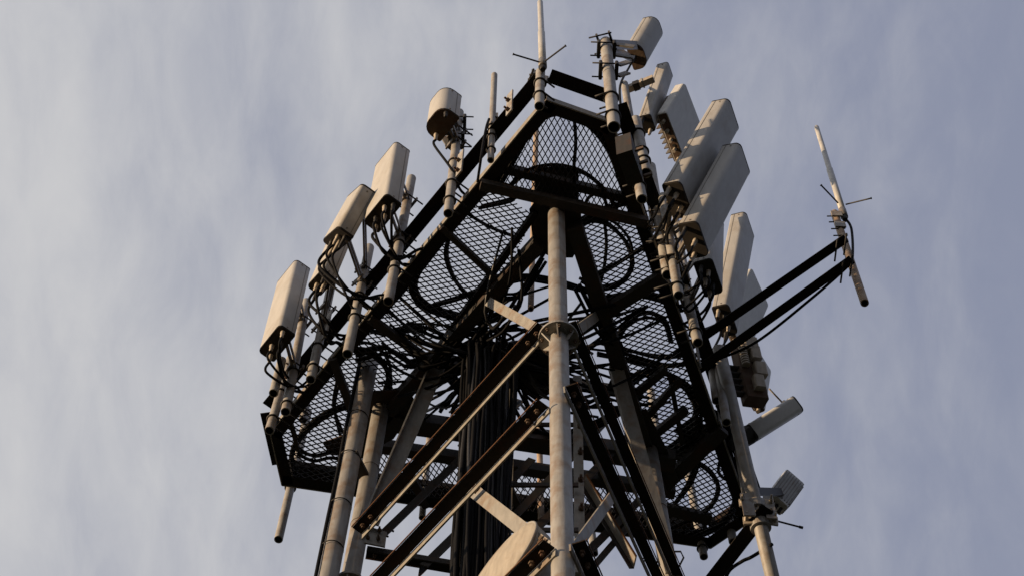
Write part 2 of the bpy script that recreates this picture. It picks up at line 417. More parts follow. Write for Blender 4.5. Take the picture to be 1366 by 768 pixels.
# cross beams
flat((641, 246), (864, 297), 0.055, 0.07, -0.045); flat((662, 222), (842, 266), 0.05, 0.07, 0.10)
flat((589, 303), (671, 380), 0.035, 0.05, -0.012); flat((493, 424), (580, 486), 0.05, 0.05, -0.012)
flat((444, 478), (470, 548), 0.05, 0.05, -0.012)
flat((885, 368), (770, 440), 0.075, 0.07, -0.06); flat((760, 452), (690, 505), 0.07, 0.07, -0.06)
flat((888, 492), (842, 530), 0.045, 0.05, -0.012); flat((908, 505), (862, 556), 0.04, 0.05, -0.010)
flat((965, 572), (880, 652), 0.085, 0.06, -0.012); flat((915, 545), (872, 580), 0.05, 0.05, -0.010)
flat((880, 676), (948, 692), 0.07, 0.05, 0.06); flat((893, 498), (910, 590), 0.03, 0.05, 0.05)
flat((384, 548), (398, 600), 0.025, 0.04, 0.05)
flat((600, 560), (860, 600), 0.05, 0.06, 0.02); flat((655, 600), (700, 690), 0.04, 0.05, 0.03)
flat((770, 560), (830, 690), 0.04, 0.05, 0.03); flat((540, 620), (570, 675), 0.05, 0.05, 0.02)
# leg-head plates
def hplate(poly, hz, th=0.014, mt=None, name='head_plate', flipz=1):
    return MB().plate([U(p, hz) for p in poly], Z, th).build(name, mt or m_steel, plat)
hplate([(706, 280), (722, 258), (776, 268), (774, 326), (764, 344), (738, 344), (712, 332)], 0.045)
hplate([(470, 548), (490, 522), (545, 520), (556, 540), (525, 585), (500, 598), (478, 585)], -0.07)
hplate([(835, 560), (862, 545), (890, 600), (905, 640), (890, 660), (855, 650)], -0.07)
hplate([(684, 462), (700, 446), (742, 462), (742, 520), (716, 535), (684, 512)], -0.10, 0.014, m_steel, 'hatch_plate')
hplate([(888, 600), (925, 562), (962, 572), (912, 622)], 0.13, 0.012, m_pole, 'cover_plate')
hplate([(430, 590), (470, 576), (500, 592), (490, 612), (440, 606)], 0.13, 0.012, m_rust, 'cover_plate')
# pedestal and cross head above the front leg
hplate([(716, 222), (772, 228), (772, 268), (712, 262)], 0.16, 0.01)

# expanded-metal floor panels: two crossing families of strands, clipped to each bay
def clip(p, d, poly):
    lo, hi = -1e9, 1e9; s = sum((poly[k].x * poly[(k + 1) % len(poly)].y - poly[(k + 1) % len(poly)].x * poly[k].y) for k in range(len(poly)))
    sg = 1 if s > 0 else -1
    for k in range(len(poly)):
        a, b = poly[k], poly[(k + 1) % len(poly)]; e = b - a; nn = V((-e.y, e.x, 0)) * sg
        den = nn.dot(d); num = nn.dot(a - p)
        if abs(den) < 1e-12:
            if num > 0: return None
            continue
        t = num / den
        if den > 0: lo = max(lo, t)
        else: hi = min(hi, t)
    return (lo, hi) if hi > lo + 0.01 else None
def mesh_bay(pxpoly, la, lb, dlong=0.066, dshort=0.035, hz=0.05, w=0.0052):
    poly = [U(p, hz) for p in pxpoly]; L = (U(lb, hz) - U(la, hz)); L.z = 0; L.normalize(); S = V((-L.y, L.x, 0))
    c = sum(poly, V((0, 0, 0))) / len(poly); rad = max((p - c).length for p in poly)
    ang = math.atan2(dshort, dlong); sp = dlong * math.sin(ang); mb = MB()
    for fam in (1, -1):
        d = L * math.cos(ang) + S * (fam * math.sin(ang)); nrm = V((-d.y, d.x, 0)); k = int(rad / sp) + 2
        for i in range(-k, k + 1):
            p = c + nrm * (i * sp); r = clip(p, d, poly)
            if not r: continue
            a, b = p + d * r[0], p + d * r[1]
            mb.bar(a + Z * (0.002 * fam), b + Z * (0.002 * fam), Z, 0.009 if fam > 0 else 0.008, w)
    return mb.build('mesh_panel', m_mesh, plat)
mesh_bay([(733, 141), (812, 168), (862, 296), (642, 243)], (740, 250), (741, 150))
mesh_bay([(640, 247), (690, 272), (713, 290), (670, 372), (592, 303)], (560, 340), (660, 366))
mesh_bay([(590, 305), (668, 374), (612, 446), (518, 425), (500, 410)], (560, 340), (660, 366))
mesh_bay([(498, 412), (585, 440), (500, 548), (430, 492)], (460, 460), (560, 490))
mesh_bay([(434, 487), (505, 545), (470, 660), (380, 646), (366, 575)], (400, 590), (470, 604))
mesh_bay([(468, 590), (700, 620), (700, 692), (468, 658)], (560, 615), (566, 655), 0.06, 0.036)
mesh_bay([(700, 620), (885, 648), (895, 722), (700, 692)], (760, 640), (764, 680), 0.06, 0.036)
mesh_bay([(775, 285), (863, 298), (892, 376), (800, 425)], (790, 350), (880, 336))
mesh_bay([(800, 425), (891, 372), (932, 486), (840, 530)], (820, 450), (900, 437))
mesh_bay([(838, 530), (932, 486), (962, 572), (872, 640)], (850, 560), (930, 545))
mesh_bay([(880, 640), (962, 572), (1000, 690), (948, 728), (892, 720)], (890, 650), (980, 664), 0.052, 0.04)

# ------------------------------------------------------------------ masts and mounting poles
POLES = {}
def vplane(p, i, off):
    o = outn(i); return UPL(p, HEX[i] + o * off, o)
def pole(key, bot, top, r, label, where=None, off=0.09, h=None, clamps=(), mt=None, group='antenna mounting poles', name='mounting_pole', cap=True):
    B = vplane(bot, where, off) if where is not None else U(bot, h)
    T_ = UZ(B, top)
    t = thing(name, label, 'pole', B, group)
    mb = MB(); mb.pipe_end(B, T_, r); po = mb.build('tube', mt or m_pole, t); sub(MB().bore(B, T_, r), 'bore', m_bore, po)
    for y in clamps:
        k = (y - bot[1]) / (top[1] - bot[1]); c_ = B.lerp(T_, k); c2 = MB(); a = (T_ - B).normalized()
        c2.torus(c_, a, r + 0.005, 0.0065, 22, 6)
        if where is not None:
            o = outn(where); e = a.cross(o).normalized()
            for s_ in (1, -1): c2.tube(c_ + e * (s_ * (r + 0.004)), c_ + e * (s_ * (r + 0.004)) - o * (r + off * 0.6 + 0.02), 0.006, 6)
        c2.build('u_bolt', m_dark, t)
    POLES[key] = (B, T_, r, t); return B, T_
GP = 'antenna mounting poles'
pole('P1', (719.5, 142), (721, 96), 0.029, 'short pole at the front corner under the tall white whip antenna', 5, 0.06, clamps=(112, 129))
pole('P3', (598, 285), (613, 150), 0.029, 'pole under the small square antenna left of the front corner', 5, 0.09, clamps=(222, 249, 270))
pole('P4', (518, 402), (549, 238), 0.031, 'pole behind the tallest left panel antenna with a sawn open lower end', 5, 0.10, clamps=(332, 365))
pole('P5', (463.5, 472), (493, 330), 0.031, 'pole under the upper middle panel antenna of the left row', 5, 0.10, clamps=(400, 428))
pole('P5b', (414.5, 506), (442, 380), 0.030, 'pole under the half hidden panel antenna of the left row', 5, 0.10, clamps=(466, 492))
pole('P6', (381, 549), (409, 402), 0.030, 'pole behind the lowest left panel antenna', 5, 0.14, clamps=(500, 541))
pole('P6b', (359.5, 574), (388, 478), 0.030, 'outermost left pole whose open end hangs below the rail corner', 5, 0.10, clamps=(526, 560))
pole('P6c', (365, 524), (376, 480), 0.029, 'short stub pole at the far left with a thin rod pointing down left', 5, 0.24)
pole('P7', (371.5, 719), (411, 548), 0.028, 'long pole hanging below the left rear corner of the platform', None, h=-0.42, clamps=(655,))
# right side
pole('Q1', (819, 170), (808, 56), 0.037, 'pole with black clamps under the rusty bottomed antenna at the top right', 1, 0.05, clamps=(134, 157))
pole('Q2', (850, 214), (833, 112), 0.026, 'slim pole joined by a tan arm to the narrow panel antenna', 1, 0.0)
pole('Q3', (862, 231), (848, 160), 0.033, 'pole ahead of the square rusty backed panel on the right rail', 1, 0.12, clamps=(180, 204, 216))
pole('Q3b', (856.5, 266), (849, 228), 0.031, 'stub pole just below the dark bracket box on the right rail', 1, 0.07, clamps=(250,))
pole('Q4', (890.5, 367), (868, 222), 0.033, 'right rail pole with a patch of warm sunlight near its open end', 1, 0.07, clamps=(330,))
pole('Q5', (905.5, 394), (884, 262), 0.029, 'pole of the right row with two tape bands beside the sunlit one', 1, 0.13, clamps=(384, 350))
pole('Q6', (931, 457), (899, 325), 0.031, 'right row pole ending above the outrigger arms', 1, 0.09, clamps=(445, 400))
pole('Q6b', (926, 425), (896, 262), 0.024, 'thin tall pole close behind the row of long right panels', 1, 0.02)
pole('Q8', (956, 534), (948, 470), 0.030, 'short pole end behind the tan mast on the right', 1, 0.05)
pole('Q9', (969, 563), (957, 480), 0.029, 'pole end lower down beside the tan mast on the right', 1, 0.09)
pole('Q10', (997, 661), (978, 556), 0.032, 'thick pole at the right rear corner beside the saddle clamp', 1, 0.07)
pole('Q11', (978, 722), (972, 690), 0.029, 'stub pole poking below the right rear rail', None, h=-0.12)
pole('Q12', (939, 742), (914, 610), 0.027, 'pole hanging below the right rear corner seen through the mesh', None, h=-0.16, clamps=(732,))
pole('Q12b', (884, 640), (868, 520), 0.027, 'pole seen through the right rear mesh above the deck', None, h=0.09)
pole('Q13', (793, 738), (787, 690), 0.025, 'pole with an open end under the back rail behind the front leg', None, h=-0.12)
pole('P8', (722, 694), (719, 560), 0.021, 'thin brown post at the back of the tower right of the cable trunk', None, h=-0.1, mt=m_tan)
pole('P9', (708, 412), (715.5, 165), 0.019, 'thin rusty post rising through the mesh near the front corner', None, h=-0.15, mt=m_tan)
pole('P10', (563, 690), (575, 560), 0.022, 'thin pole under the back rail between the rear leg and the trunk', None, h=-0.08)
pole('P11', (655, 640), (660, 560), 0.022, 'thin pole at the back rail left of the cable trunk', None, h=-0.06)
pole('P12', (404, 560), (422, 470), 0.026, 'pole standing on the left corner of the deck behind the mesh', None, h=0.10)

# cable mast: tall pipe beside the left leg with a cable strapped to it
mB = U((432, 800), -2.35); mT = U((494, 478), 0.25); mt_ = thing('pipe_mast', 'grey pipe mast with a black cable strapped along it beside the left leg', 'pole', (mB.x, mB.y, 0))
dd = (mB - mT); mG = mT + dd * (mT.z / -dd.z)
MB().tube(mG, mT, 0.056, 28).build('tube', m_leg, mt_)
off_ = V((-0.060, -0.03, 0))
MB().ring_tube([mG.lerp(mT, k / 30) + off_ + V((R.uniform(-.004, .004), 0, 0)) for k in range(31)], 0.011, 8).build('cable', m_cable, mt_)
for y in (558, 612, 676, 733):
    k = (U((0, y)).y - U((0, 478)).y)
    lo, hi = 0.0, 1.0
    for _ in range(40):
        md = (lo + hi) / 2
        if pix(mT.lerp(mG, md))[1] < y: lo = md
        else: hi = md
    c_ = mT.lerp(mG, lo); MB().torus(c_ + off_ * 0.12, dd, 0.062, 0.0035, 24, 5).build('strap', m_dark, mt_)

# ------------------------------------------------------------------ panel antennas
def rrect(w, d, rf, rb, seg=5):
    """rounded rectangle, u = width, v = depth; rounder at the front (v = +d/2)"""
    pts = []
    for (cx, cy, r, a0) in ((w / 2 - rf, d / 2 - rf, rf, 0), (-w / 2 + rf, d / 2 - rf, rf, 90), (-w / 2 + rb, -d / 2 + rb, rb, 180), (w / 2 - rb, -d / 2 + rb, rb, 270)):
        for k in range(seg + 1):
            t = math.radians(a0 + 90 * k / seg); pts.append((cx + r * math.cos(t), cy + r * math.sin(t)))
    return pts
def frame(B, T_, out):
    a = (T_ - B).normalized(); e = Z.cross(out).normalized(); e = (e - a * e.dot(a)).normalized(); nrm = e.cross(a)
    if nrm.dot(out) < 0: nrm = -nrm; 
    return a, e, nrm
GA = 'panel antennas'
def panel(label, B, T_, out, w, d, rf=0.03, rb=0.012, conns=4, cap=None, pole_key=None, name='panel_antenna', brack=(0.12, 0.8), group=GA, shell=None):
    w *= 1.14; d *= 1.22
    a, e, nrm = frame(B, T_, out); L = (T_ - B).length
    t = thing(name, label, 'antenna', B, group)
    pr = rrect(w, d, rf, rb)
    def ring(q, s=1.0): return [B + a * q + e * (u * s) + nrm * (v * s) for u, v in pr]
    body = MB(); body.loft([ring(0.016), ring(0.016, 1.0), ring(L - 0.012), ring(L - 0.001, 0.97)], True, True)
    for k in range(len(body.sm)):
        pass
    bo = body.build('radome', shell or m_radome, t)
    bo.data.polygons.foreach_set('use_smooth', [True] * len(bo.data.polygons))
    mdf = bo.modifiers.new('edge', 'EDGE_SPLIT'); mdf.split_angle = math.radians(38)
    for sg in (1, -1):
        MB().bar(B + a * 0.02 + e * (sg * (w / 2 + .0006)) - nrm * (d * .24), B + a * (L - .014) + e * (sg * (w / 2 + .0006)) - nrm * (d * .24), nrm, 0.0045, 0.0016).build('seam', m_seam, t)
    for sg in (1, -1):
        for q in (0.035, L - 0.035):
            p = B + a * q + e * (sg * (w / 2)) + nrm * (d * .05); MB().ring_tube([p - e * (sg * .001), p + e * (sg * .003)], .006, 8).build('screw', m_clamp, t)
    # dark bottom plate, recessed rim, connectors
    MB().loft([ring(0.0, 0.985), ring(0.0155, 0.985)]).build('end_cap', cap or m_cap, t)
    rim = MB(); rim.loft([ring(L - 0.011, 1.012), ring(L - 0.0015, 1.012)]); rim.build('top_rim', m_cap, t)
    rim = MB(); rim.loft([ring(0.006, 1.012), ring(0.015, 1.012)]); rim.build('bottom_rim', m_cap, t)
    cs = []
    for k in range(conns):
        u = (k - (conns - 1) / 2) * (w * 0.74 / max(conns - 1, 1)); v = d * (0.12 if k % 2 else -0.15)
        p = B + e * u + nrm * v; l_ = 0.085 if k % 2 == 0 else 0.06
        MB().ring_tube([p + a * 0.002, p - a * 0.02, p - a * 0.022, p - a * l_, p - a * (l_ + 0.02)], [0.015, 0.015, 0.012, 0.012, 0.008], 12).build('connector', m_conn if (k * 7 + len(label)) % 3 else m_dark, t)
        cs.append((p - a * (l_ + 0.015), a))
    if pole_key:
        PB, PT, pr_, _ = POLES[pole_key]; pa = (PT - PB).normalized()
        for q in brack:
            s = B + a * (L * q) - nrm * (d / 2 - 0.004)
            f = PB + pa * max(min((s - PB).dot(pa), (PT - PB).length - 0.02), 0.05)
            b = MB(); b.bar(s, f, Z, 0.045, 0.012); b.bar(s + e * 0.03, f + e * 0.03, Z, 0.035, 0.008)
            b.bar(f + e * (-pr_ - 0.03) + nrm * (pr_ + 0.006), f + e * (pr_ + 0.03) + nrm * (pr_ + 0.006), Z, 0.045, 0.012)
            b.bar(f + e * (-pr_ - 0.03) - nrm * (pr_ + 0.006), f + e * (pr_ + 0.03) - nrm * (pr_ + 0.006), Z, 0.045, 0.012)
            b.build('bracket', m_clamp, t)
            for sg in (1, -1): MB().tube(f + e * (sg * (pr_ + 0.02)) + nrm * (pr_ + 0.02), f + e * (sg * (pr_ + 0.02)) - nrm * (pr_ + 0.06), 0.0055, 6).build('threaded_rod', m_dark, t)
    return cs
def cable_obj(pts, r, label, group, name='cable', k=8, seg=7):
    mb = MB(); mb.ring_tube(spline(pts, k), r, seg); return tag(mb.build(name, m_cable), label, 'cable', group)
def jumpers(cs, targets, label, group, r=0.0085, sag=0.22, pick=None):
    for i, (p, a) in enumerate(cs):
        if pick is not None and i not in pick: continue
        q = targets[i % len(targets)] + V((R.uniform(-.03, .03), R.uniform(-.03, .03), R.uniform(-.03, .03)))
        dn = p - a * (0.10 + R.uniform(0, .05)); mid = p.lerp(q, 0.45) - Z * (sag * R.uniform(0.7, 1.2)) + V((R.uniform(-.04, .04), R.uniform(-.04, .04), 0)); m2 = p.lerp(q, 0.8) - Z * (sag * 0.45) + V((R.uniform(-.03, .03), R.uniform(-.03, .03), 0))
        cable_obj([p, dn, mid, m2, q], r * R.uniform(0.9, 1.15), label, group)

oL = outn(5); oR = outn(1)
def pv(p, off, i=5): return vplane(p, i, off)
def tiltplane(B, p, out):
    """top of a panel tilted only outwards: upright plane through B that holds the outward direction"""
    nn = Z.cross(out).normalized(); return UPL(p, B, nn)
rL = lambda y: edge_pt(5, y) + Z * 0.06 - oL * 0.03
rR = lambda y: edge_pt(1, y) + Z * 0.06 - oR * 0.03

# left row
def lpanel(label, short, b, tp, w, d, off, pk, cap=None, conns=4, rf=0.03, jt=(), sag=0.2, brk=(0.1, 0.75), out=None, pick=None):
    B = pv((b[0] - 1, b[1] + 4), off); T_ = pv((tp[0] - 1, tp[1] + 6), off)
    cs = panel(label, B, T_, out or oL, w, d, rf, 0.014, conns, cap, pk, brack=brk)
    if jt: jumpers(cs, [rL(y) for y in jt], 'black jumper cable looping from the base of the ' + short, 'jumper cables of the ' + short, sag=sag, pick=pick)
lpanel('small squat panel antenna on the pole left of the front corner', 'small squat left antenna', (589, 161), (593, 130), 0.185, 0.12, 0.26, 'P3', m_rust, 2, 0.075, (262,), 0.12, (0.1, 0.6), pick=(0,))
lpanel('topmost long panel antenna on the left rail, its face catching warm sun', 'topmost long left panel', (511, 281), (524, 207), 0.215, 0.10, 0.30, 'P4', None, 5, 0.03, (330, 345, 352, 360, 372), 0.24)
lpanel('long panel antenna on the left rail just below the topmost one', 'second long left panel', (451, 316), (484, 255), 0.205, 0.10, 0.40, 'P5', None, 5, 0.03, (395, 402, 412, 420, 428), 0.30)
lpanel('half hidden panel antenna on the left rail beneath two longer ones', 'half hidden left panel', (429, 374), (452, 318), 0.155, 0.09, 0.30, 'P5b', None, 4, 0.03, (448, 456, 466, 470), 0.28)
lpanel('lowest long panel antenna on the left rail, nearest the left corner', 'lowest left panel', (370, 454), (392, 363), 0.205, 0.10, 0.36, 'P6', None, 4, 0.03, (505, 515, 520, 530), 0.22)

# right row
def rpanel(label, short, b, tp, w, d, off, pk=None, cap=None, conns=4, rf=0.03, jt=(), out=None, sag=0.2, tilt=True, brk=(0.1, 0.75), pick=None):
    o = out or oR; B = pv(b, off, 1); T_ = tiltplane(B, tp, o)
    cs = panel(label, B, T_, o, w, d, rf, 0.014, conns, cap, pk, brack=brk)
    if jt: jumpers(cs, [rR(y) for y in jt], 'black jumper cable hanging from the base of the ' + short, 'jumper cables of the ' + short, sag=sag, pick=pick)
    return B, T_
rpanel('upper right panel antenna with a rusty bottom on the pole with black clamps', 'rusty bottomed top right antenna', (850, 76), (872, 38), 0.185, 0.105, 0.02, 'Q1', m_rust, 1, 0.075, (150,), sag=0.1, brk=(0.05, 0.5))
rpanel('narrow panel antenna seen almost edge on at the end of the tan arm', 'narrow panel', (863, 166), (887, 95), 0.115, 0.075, 0.06, None, None, 2, 0.02)
rpanel('long right panel antenna in front of the square panel, third from the top', 'third long right panel', (903, 268), (968, 155), 0.205, 0.10, 0.24, 'Q4', None, 5, 0.035, (300, 310, 320, 330, 335), brk=(0.08, 0.5))
rpanel('long right panel antenna with an empty dark base, lower neighbour of the third', 'right panel with the empty base', (925, 321), (982.5, 214), 0.20, 0.10, 0.28, 'Q5', None, 3, 0.035, (352, 360, 368), brk=(0.06, 0.5))
rpanel('upright panel antenna partly behind two tilted ones with four taped connectors', 'upright right panel', (945, 371), (948, 285), 0.215, 0.10, 0.24, 'Q6', None, 5, 0.03, (400, 410, 420, 430, 440), brk=(0.06, 0.5))
rpanel('long right panel antenna above the outrigger arms, lowest of the tall ones', 'right panel above the outriggers', (967, 428), (991, 303), 0.215, 0.10, 0.16, None, None, 5, 0.035, (450, 462, 470, 480, 486))

def square_panel(label, corners_b, corners_t, th, back_label, off, ribs=True, name='square_panel_antenna'):
    """flat panel: bottom edge two photo points on the offset plane, upper edge tilted outwards"""
    b0 = pv(corners_b[0], off, 1); b1 = U(corners_b[1], b0.z - DECK); e = (b1 - b0).normalized()
    o = e.cross(Z); o = o if o.dot(oR) > 0 else -o
    t0 = UPL(corners_t[0], b0, e); t1 = UPL(corners_t[1], b1, e)
    a = ((t0 + t1) / 2 - (b0 + b1) / 2); L = a.length; a.normalize(); w = (b1 - b0).length; nrm = e.cross(a); nrm = nrm if nrm.dot(o) > 0 else -nrm
    c = (b0 + b1) / 2; t = thing(name, label, 'antenna', c, GA)
    pr = rrect(w, th, 0.02, 0.008, 3)
    b = MB(); b.loft([[c + a * q + e * u * s + nrm * (v - th / 2) for u, v in pr] for q, s in ((0, .97), (.012, 1), (L - .012, 1), (L, .97))])
    b.build('radome', m_white, t)
    MB().prism([(-w * .47, 0), (w * .47, 0), (w * .47, th * .8), (-w * .47, th * .8)], c - nrm * (th * .9) - a * 0.006, e, nrm, a, 0.006).build('bottom_plate', m_rust, t)
    for k in range(4): MB().tube(c - nrm * (th * .5) + e * (w * (k - 1.5) * .23) - a * 0.009, c - nrm * (th * .5) + e * (w * (k - 1.5) * .23) - a * 0.005, 0.012, 12).build('port', m_dark, t)
    bk = MB(); bk.prism([(-w * .44, 0), (w * .44, 0), (w * .44, 0.02), (-w * .44, 0.02)], c + a * 0.03 - nrm * (th + 0.021), e, nrm, a, L - 0.06)
    bk.build('back_plate', m_rust, t)
    if ribs:
        rb = MB()
        for k in range(9):
            u = (k - 4) * w * 0.095; rb.bar(c + a * 0.05 + e * u - nrm * (th + 0.045), c + a * (L - 0.06) + e * u - nrm * (th + 0.045), nrm, 0.045, 0.008)
        rb.build('heat_sink', m_clamp, t)
    cn = MB()
    for k in range(5):
        u = (k - 2) * w * 0.18; p = c + e * u - nrm * (th * 0.5) ; cn.ring_tube([p + a * 0.01, p - a * 0.045], 0.013, 10)
    cn.build('connector', m_conn, t)
    return c, a, e, nrm, L, w, t
sqA = square_panel('square flat panel antenna with a rusty back on the right rail', ((889, 149), (916, 219)), ((913, 114), (940, 175)), 0.075, '', 0.21)
square_panel('large flat white panel antenna behind the lowest tall right panel', ((972, 425), (996, 478)), ((1002, 356), (1027, 410)), 0.06, '', 0.10, False)
square_panel('flat panel antenna with rounded edges below the outrigger arms, backed by rusty hardware', ((992, 500), (1022, 548)), ((1002, 446), (1029, 500)), 0.07, '', 0.16, False)
# black clamp blocks with threaded rods on the poles of the two short antennas
def clamp_block(key, y, ant, ay, lab):
    PB, PT, pr_, t = POLES[key]; lo, hi = 0., 1.
    for _ in range(40):
        md = (lo + hi) / 2
        if pix(PB.lerp(PT, md))[1] > y: lo = md
        else: hi = md
    c_ = PB.lerp(PT, lo); a = (PT - PB).normalized(); tgt = UPL(ant, c_, V((0, 1, 0))); o = (tgt - c_); o.z = 0; o.normalize(); e = a.cross(o)
    ct = thing('pole_clamp', lab, 'clamp', c_, 'black pole clamps')
    for sg in (1, -1):
        q = c_ + o * (sg * (pr_ + .012)); MB().loft([[q + a * z + o * u + e * v for u, v in rrect(.022, .11, .008, .008, 2)] for z in (-.028, .028)]).build('jaw', m_dark, ct)
    for sg in (1, -1): MB().tube(c_ + e * (sg * .044) + o * .06, c_ + e * (sg * .044) - o * .10, .005, 8).build('threaded_rod', m_dark, ct)
    for sg in (1, -1): MB().bar(c_ + o * (pr_ + .02) + e * sg * .035, tgt + e * sg * .035, a, .045, .012).build('arm', m_clamp, ct)
clamp_block('Q1', 66, (846, 70), 0, 'upper black clamp with rods at the top of the rusty bottomed antenna pole')
clamp_block('Q1', 94, (838, 90), 0, 'lower black clamp with rods on the rusty bottomed antenna pole')
clamp_block('P3', 164, (600, 156), 0, 'upper black clamp holding the small squat left antenna')
clamp_block('P3', 187, (592, 176), 0, 'lower black clamp holding the small squat left antenna')
# tan arm from the slim pole to the narrow panel
ar = thing('support_arm', 'tan bracket arm with black bands between the slim pole and narrow panel', 'bracket', POLES['Q2'][1])
h_ = POLES['Q2'][1].z - DECK - 0.04
MB().bar(U((838, 119), h_), U((872, 105), h_), Z, 0.055, 0.045).build('arm', m_conn, ar)
MB().bar(U((845, 116), h_), U((853, 113), h_), Z, 0.065, 0.056).build('band', m_dark, ar); MB().bar(U((856.5, 111.5), h_), U((858.5, 110.7), h_), Z, 0.065, 0.056).build('band', m_pole, ar)

# ------------------------------------------------------------------ dark bracket box and hardware on the right rail
bx = thing('bracket_box', 'dark steel bracket box between the right rail and its first poles', 'bracket', pv((842, 205), 0.06, 1))
b = MB(); q0 = pv((830, 228), 0.05, 1); d_ = (R1 - A2).normalized()
b.prism([(0, 0), (0.20, 0), (0.20, 0.09), (0, 0.09)], q0 - d_ * 0.1 - Z * 0.0, d_, oR, Z, 0.28); b.build('housing', m_steel, bx)
for k in range(3): MB().bar(q0 + d_ * (-0.08 + k * 0.08) + oR * 0.10 + Z * 0.03, q0 + d_ * (-0.08 + k * 0.08) + oR * 0.15 + Z * 0.03, Z, 0.03, 0.012).build('tab', m_rust, bx)

# ------------------------------------------------------------------ whip antennas
def whip(label, base, tip, r, radials, h0=None, B=None, T_=None, hub=None, grp='whip antennas'):
    t = thing('whip_antenna', label, 'antenna', B, grp)
    a = (T_ - B).normalized(); L = (T_ - B).length
    MB().ring_tube([B, B + a * (L * .5), B + a * (L * .5 + .002), T_ - a * 0.02, T_ - a * .006, T_], [r, r, r * .86, r * .8, r * .62, r * .2], 18).build('mast', m_omni, t)
    MB().ring_tube([B - a * 0.05, B - a * 0.001], [r * 0.7, r * 0.92], 14).build('socket', m_dark, t)
    MB().ring_tube([B + a * .002, B + a * 0.13], r * 1.14, 18).build('collar', m_clamp, t)
    for (p0, p1, hz) in radials:
        P = U(p0, hz); Q = U(p1, hz); MB().ring_tube([P, P.lerp(Q, .96), P.lerp(Q, .965), Q], [.0055, .0055, .008, .008], 8).build('radial', m_dark, t)
    return t
# front corner
PB, PT, pr_, _ = POLES['P1']
wB = UPL((724, 90), PB + V((0, -0.05, 0)), V((0, 1, 0))); wT = UZ(wB, (720.5, 2))
hz1 = wB.z - DECK + 0.06
whip('tall white whip antenna at the front corner with two black radials', None, None, 0.023, (((719, 83), (684, 72.5), hz1), ((727, 82), (755, 61), hz1)), B=wB, T_=wT)
cp = thing('clamp_plate', 'pale clamp plates with threaded rods holding the front whip antenna', 'bracket', PT)
b = MB(); ph = PT.z - DECK
for (x0, x1) in ((709, 717),): b.plate([U((x0, 104), ph - .04), U((x1, 106), ph - .04), U((x1, 106), ph - .04) + Z * .17, U((x0, 104), ph - .04) + Z * .17], V((0, 1, 0)), 0.01)
b.plate([U((727, 109), ph - .05), U((732, 110), ph - .05), U((732, 110), ph - .05) + Z * .12, U((727, 109), ph - .05) + Z * .12], V((0, 1, 0)), 0.01)
b.build('plate', m_pole, cp)
for u0, u1, hh in (((703, 113), (712, 92), ph), ((706, 100), (722, 98), ph), ((704, 106), (722, 107), ph - .05)): MB().tube(U(u0, hh), U(u1, hh), 0.006, 6).build('threaded_rod', m_dark, cp)
# plain tube antenna between front corner and small panel
t2B = vplane((654.5, 214), 5, 0.07); t2T = UZ(t2B, (659.5, 100))
t2 = thing('tube_antenna', 'slim plain tube antenna standing on the left rail near the front corner', 'antenna', t2B)
sub(MB().bore(t2B, t2T, 0.0205), 'bore', m_bore, MB().pipe_end(t2B, t2T, 0.0205).build('mast', m_pole, t2))
for k in (0.18, 0.42, 0.6):
    MB().torus(t2B.lerp(t2T, k * .6), t2T - t2B, 0.025, 0.006, 18, 5).build('clamp', m_dark, t2)
b = MB(); c_ = t2B.lerp(t2T, 0.48); b.bar(c_ + V((.022, 0, -.03)), c_ + V((.022, 0, .04)), V((1, 0, 0)), .025, .03); b.build('buckle', m_clamp, t2)
cable_obj([t2B.lerp(t2T, .40) + V((-.02, -.03, 0)), t2B.lerp(t2T, .3) + V((-.035, -.03, 0)), t2B.lerp(t2T, .12) + V((-.05, -.02, 0)), t2B + V((-.06, .0, -.06)), U((637, 246), .05), U((640, 262), .08)], 0.0085, 'black cable leaving the slim plain tube antenna', None)

# outrigger with whip antenna on the far right
hA, hB = 0.33, 0.05
arms = []
for (lab, a0, a1, hz) in (('upper dark outrigger arm reaching out to the far right whip antenna', (905, 474), (1133, 317), hA), ('lower dark outrigger arm reaching out to the far right whip antenna', (925, 500), (1141, 345), hB)):
    P, Q = U(a0, hz), U(a1, hz); t = thing('outrigger_arm', lab, 'support arm', P)
    MB().angle(P + V((0, .03, 0)), Q + V((0, .03, 0)), V((0, -1, 0)), 0.060, Z, 0.05, .008).build('beam', m_web, t)
    e_ = (Q - P).normalized(); b = MB()
    for k in (0.03, 0.10): b.tube(Q - e_ * k - Z * .02 + V((0, -.055, 0)), Q - e_ * k + V((0, .10, 0)), 0.006, 6)
    b.build('u_bolt', m_dark, t); arms.append((P, Q))
hz = (hA + hB) / 2
pB = U((1153.5, 404), hB - 0.26); pT = UZ(pB, (1113, 284)); opo = thing('mounting_pole', 'rusty pole across the outer ends of the outrigger arms', 'pole', pB, GP)
sub(MB().bore(pB, pT, 0.026), 'bore', m_bore, MB().pipe_end(pB, pT, 0.026).build('tube', m_tan, opo))
for k in (.70, .78, .86, .93):
    c_ = pB.lerp(pT, k); MB().tube(c_ + V((.03, -.02, 0)), c_ + V((-.065, -.02, -.015)), 0.005, 6).build('threaded_rod', m_dark, opo)
for k in (.93, .80): MB().bar(pB.lerp(pT, k) + V((0, -.03, -.03)), pB.lerp(pT, k) + V((.0, -.03, .05)), V((1, 0, 0)), .07, .012).build('clamp', m_pole, opo)
oB = U((1126.5, 290), pT.z - DECK - 0.06); oT = UZ(oB, (1089, 169)); hzr = oB.z - DECK + .1
whip('slender white whip antenna held far out on the right by two arms', None, None, 0.0225, (((1118, 271), (1095, 247), hzr), ((1128, 273), (1163, 264.5), hzr)), B=oB, T_=oT)
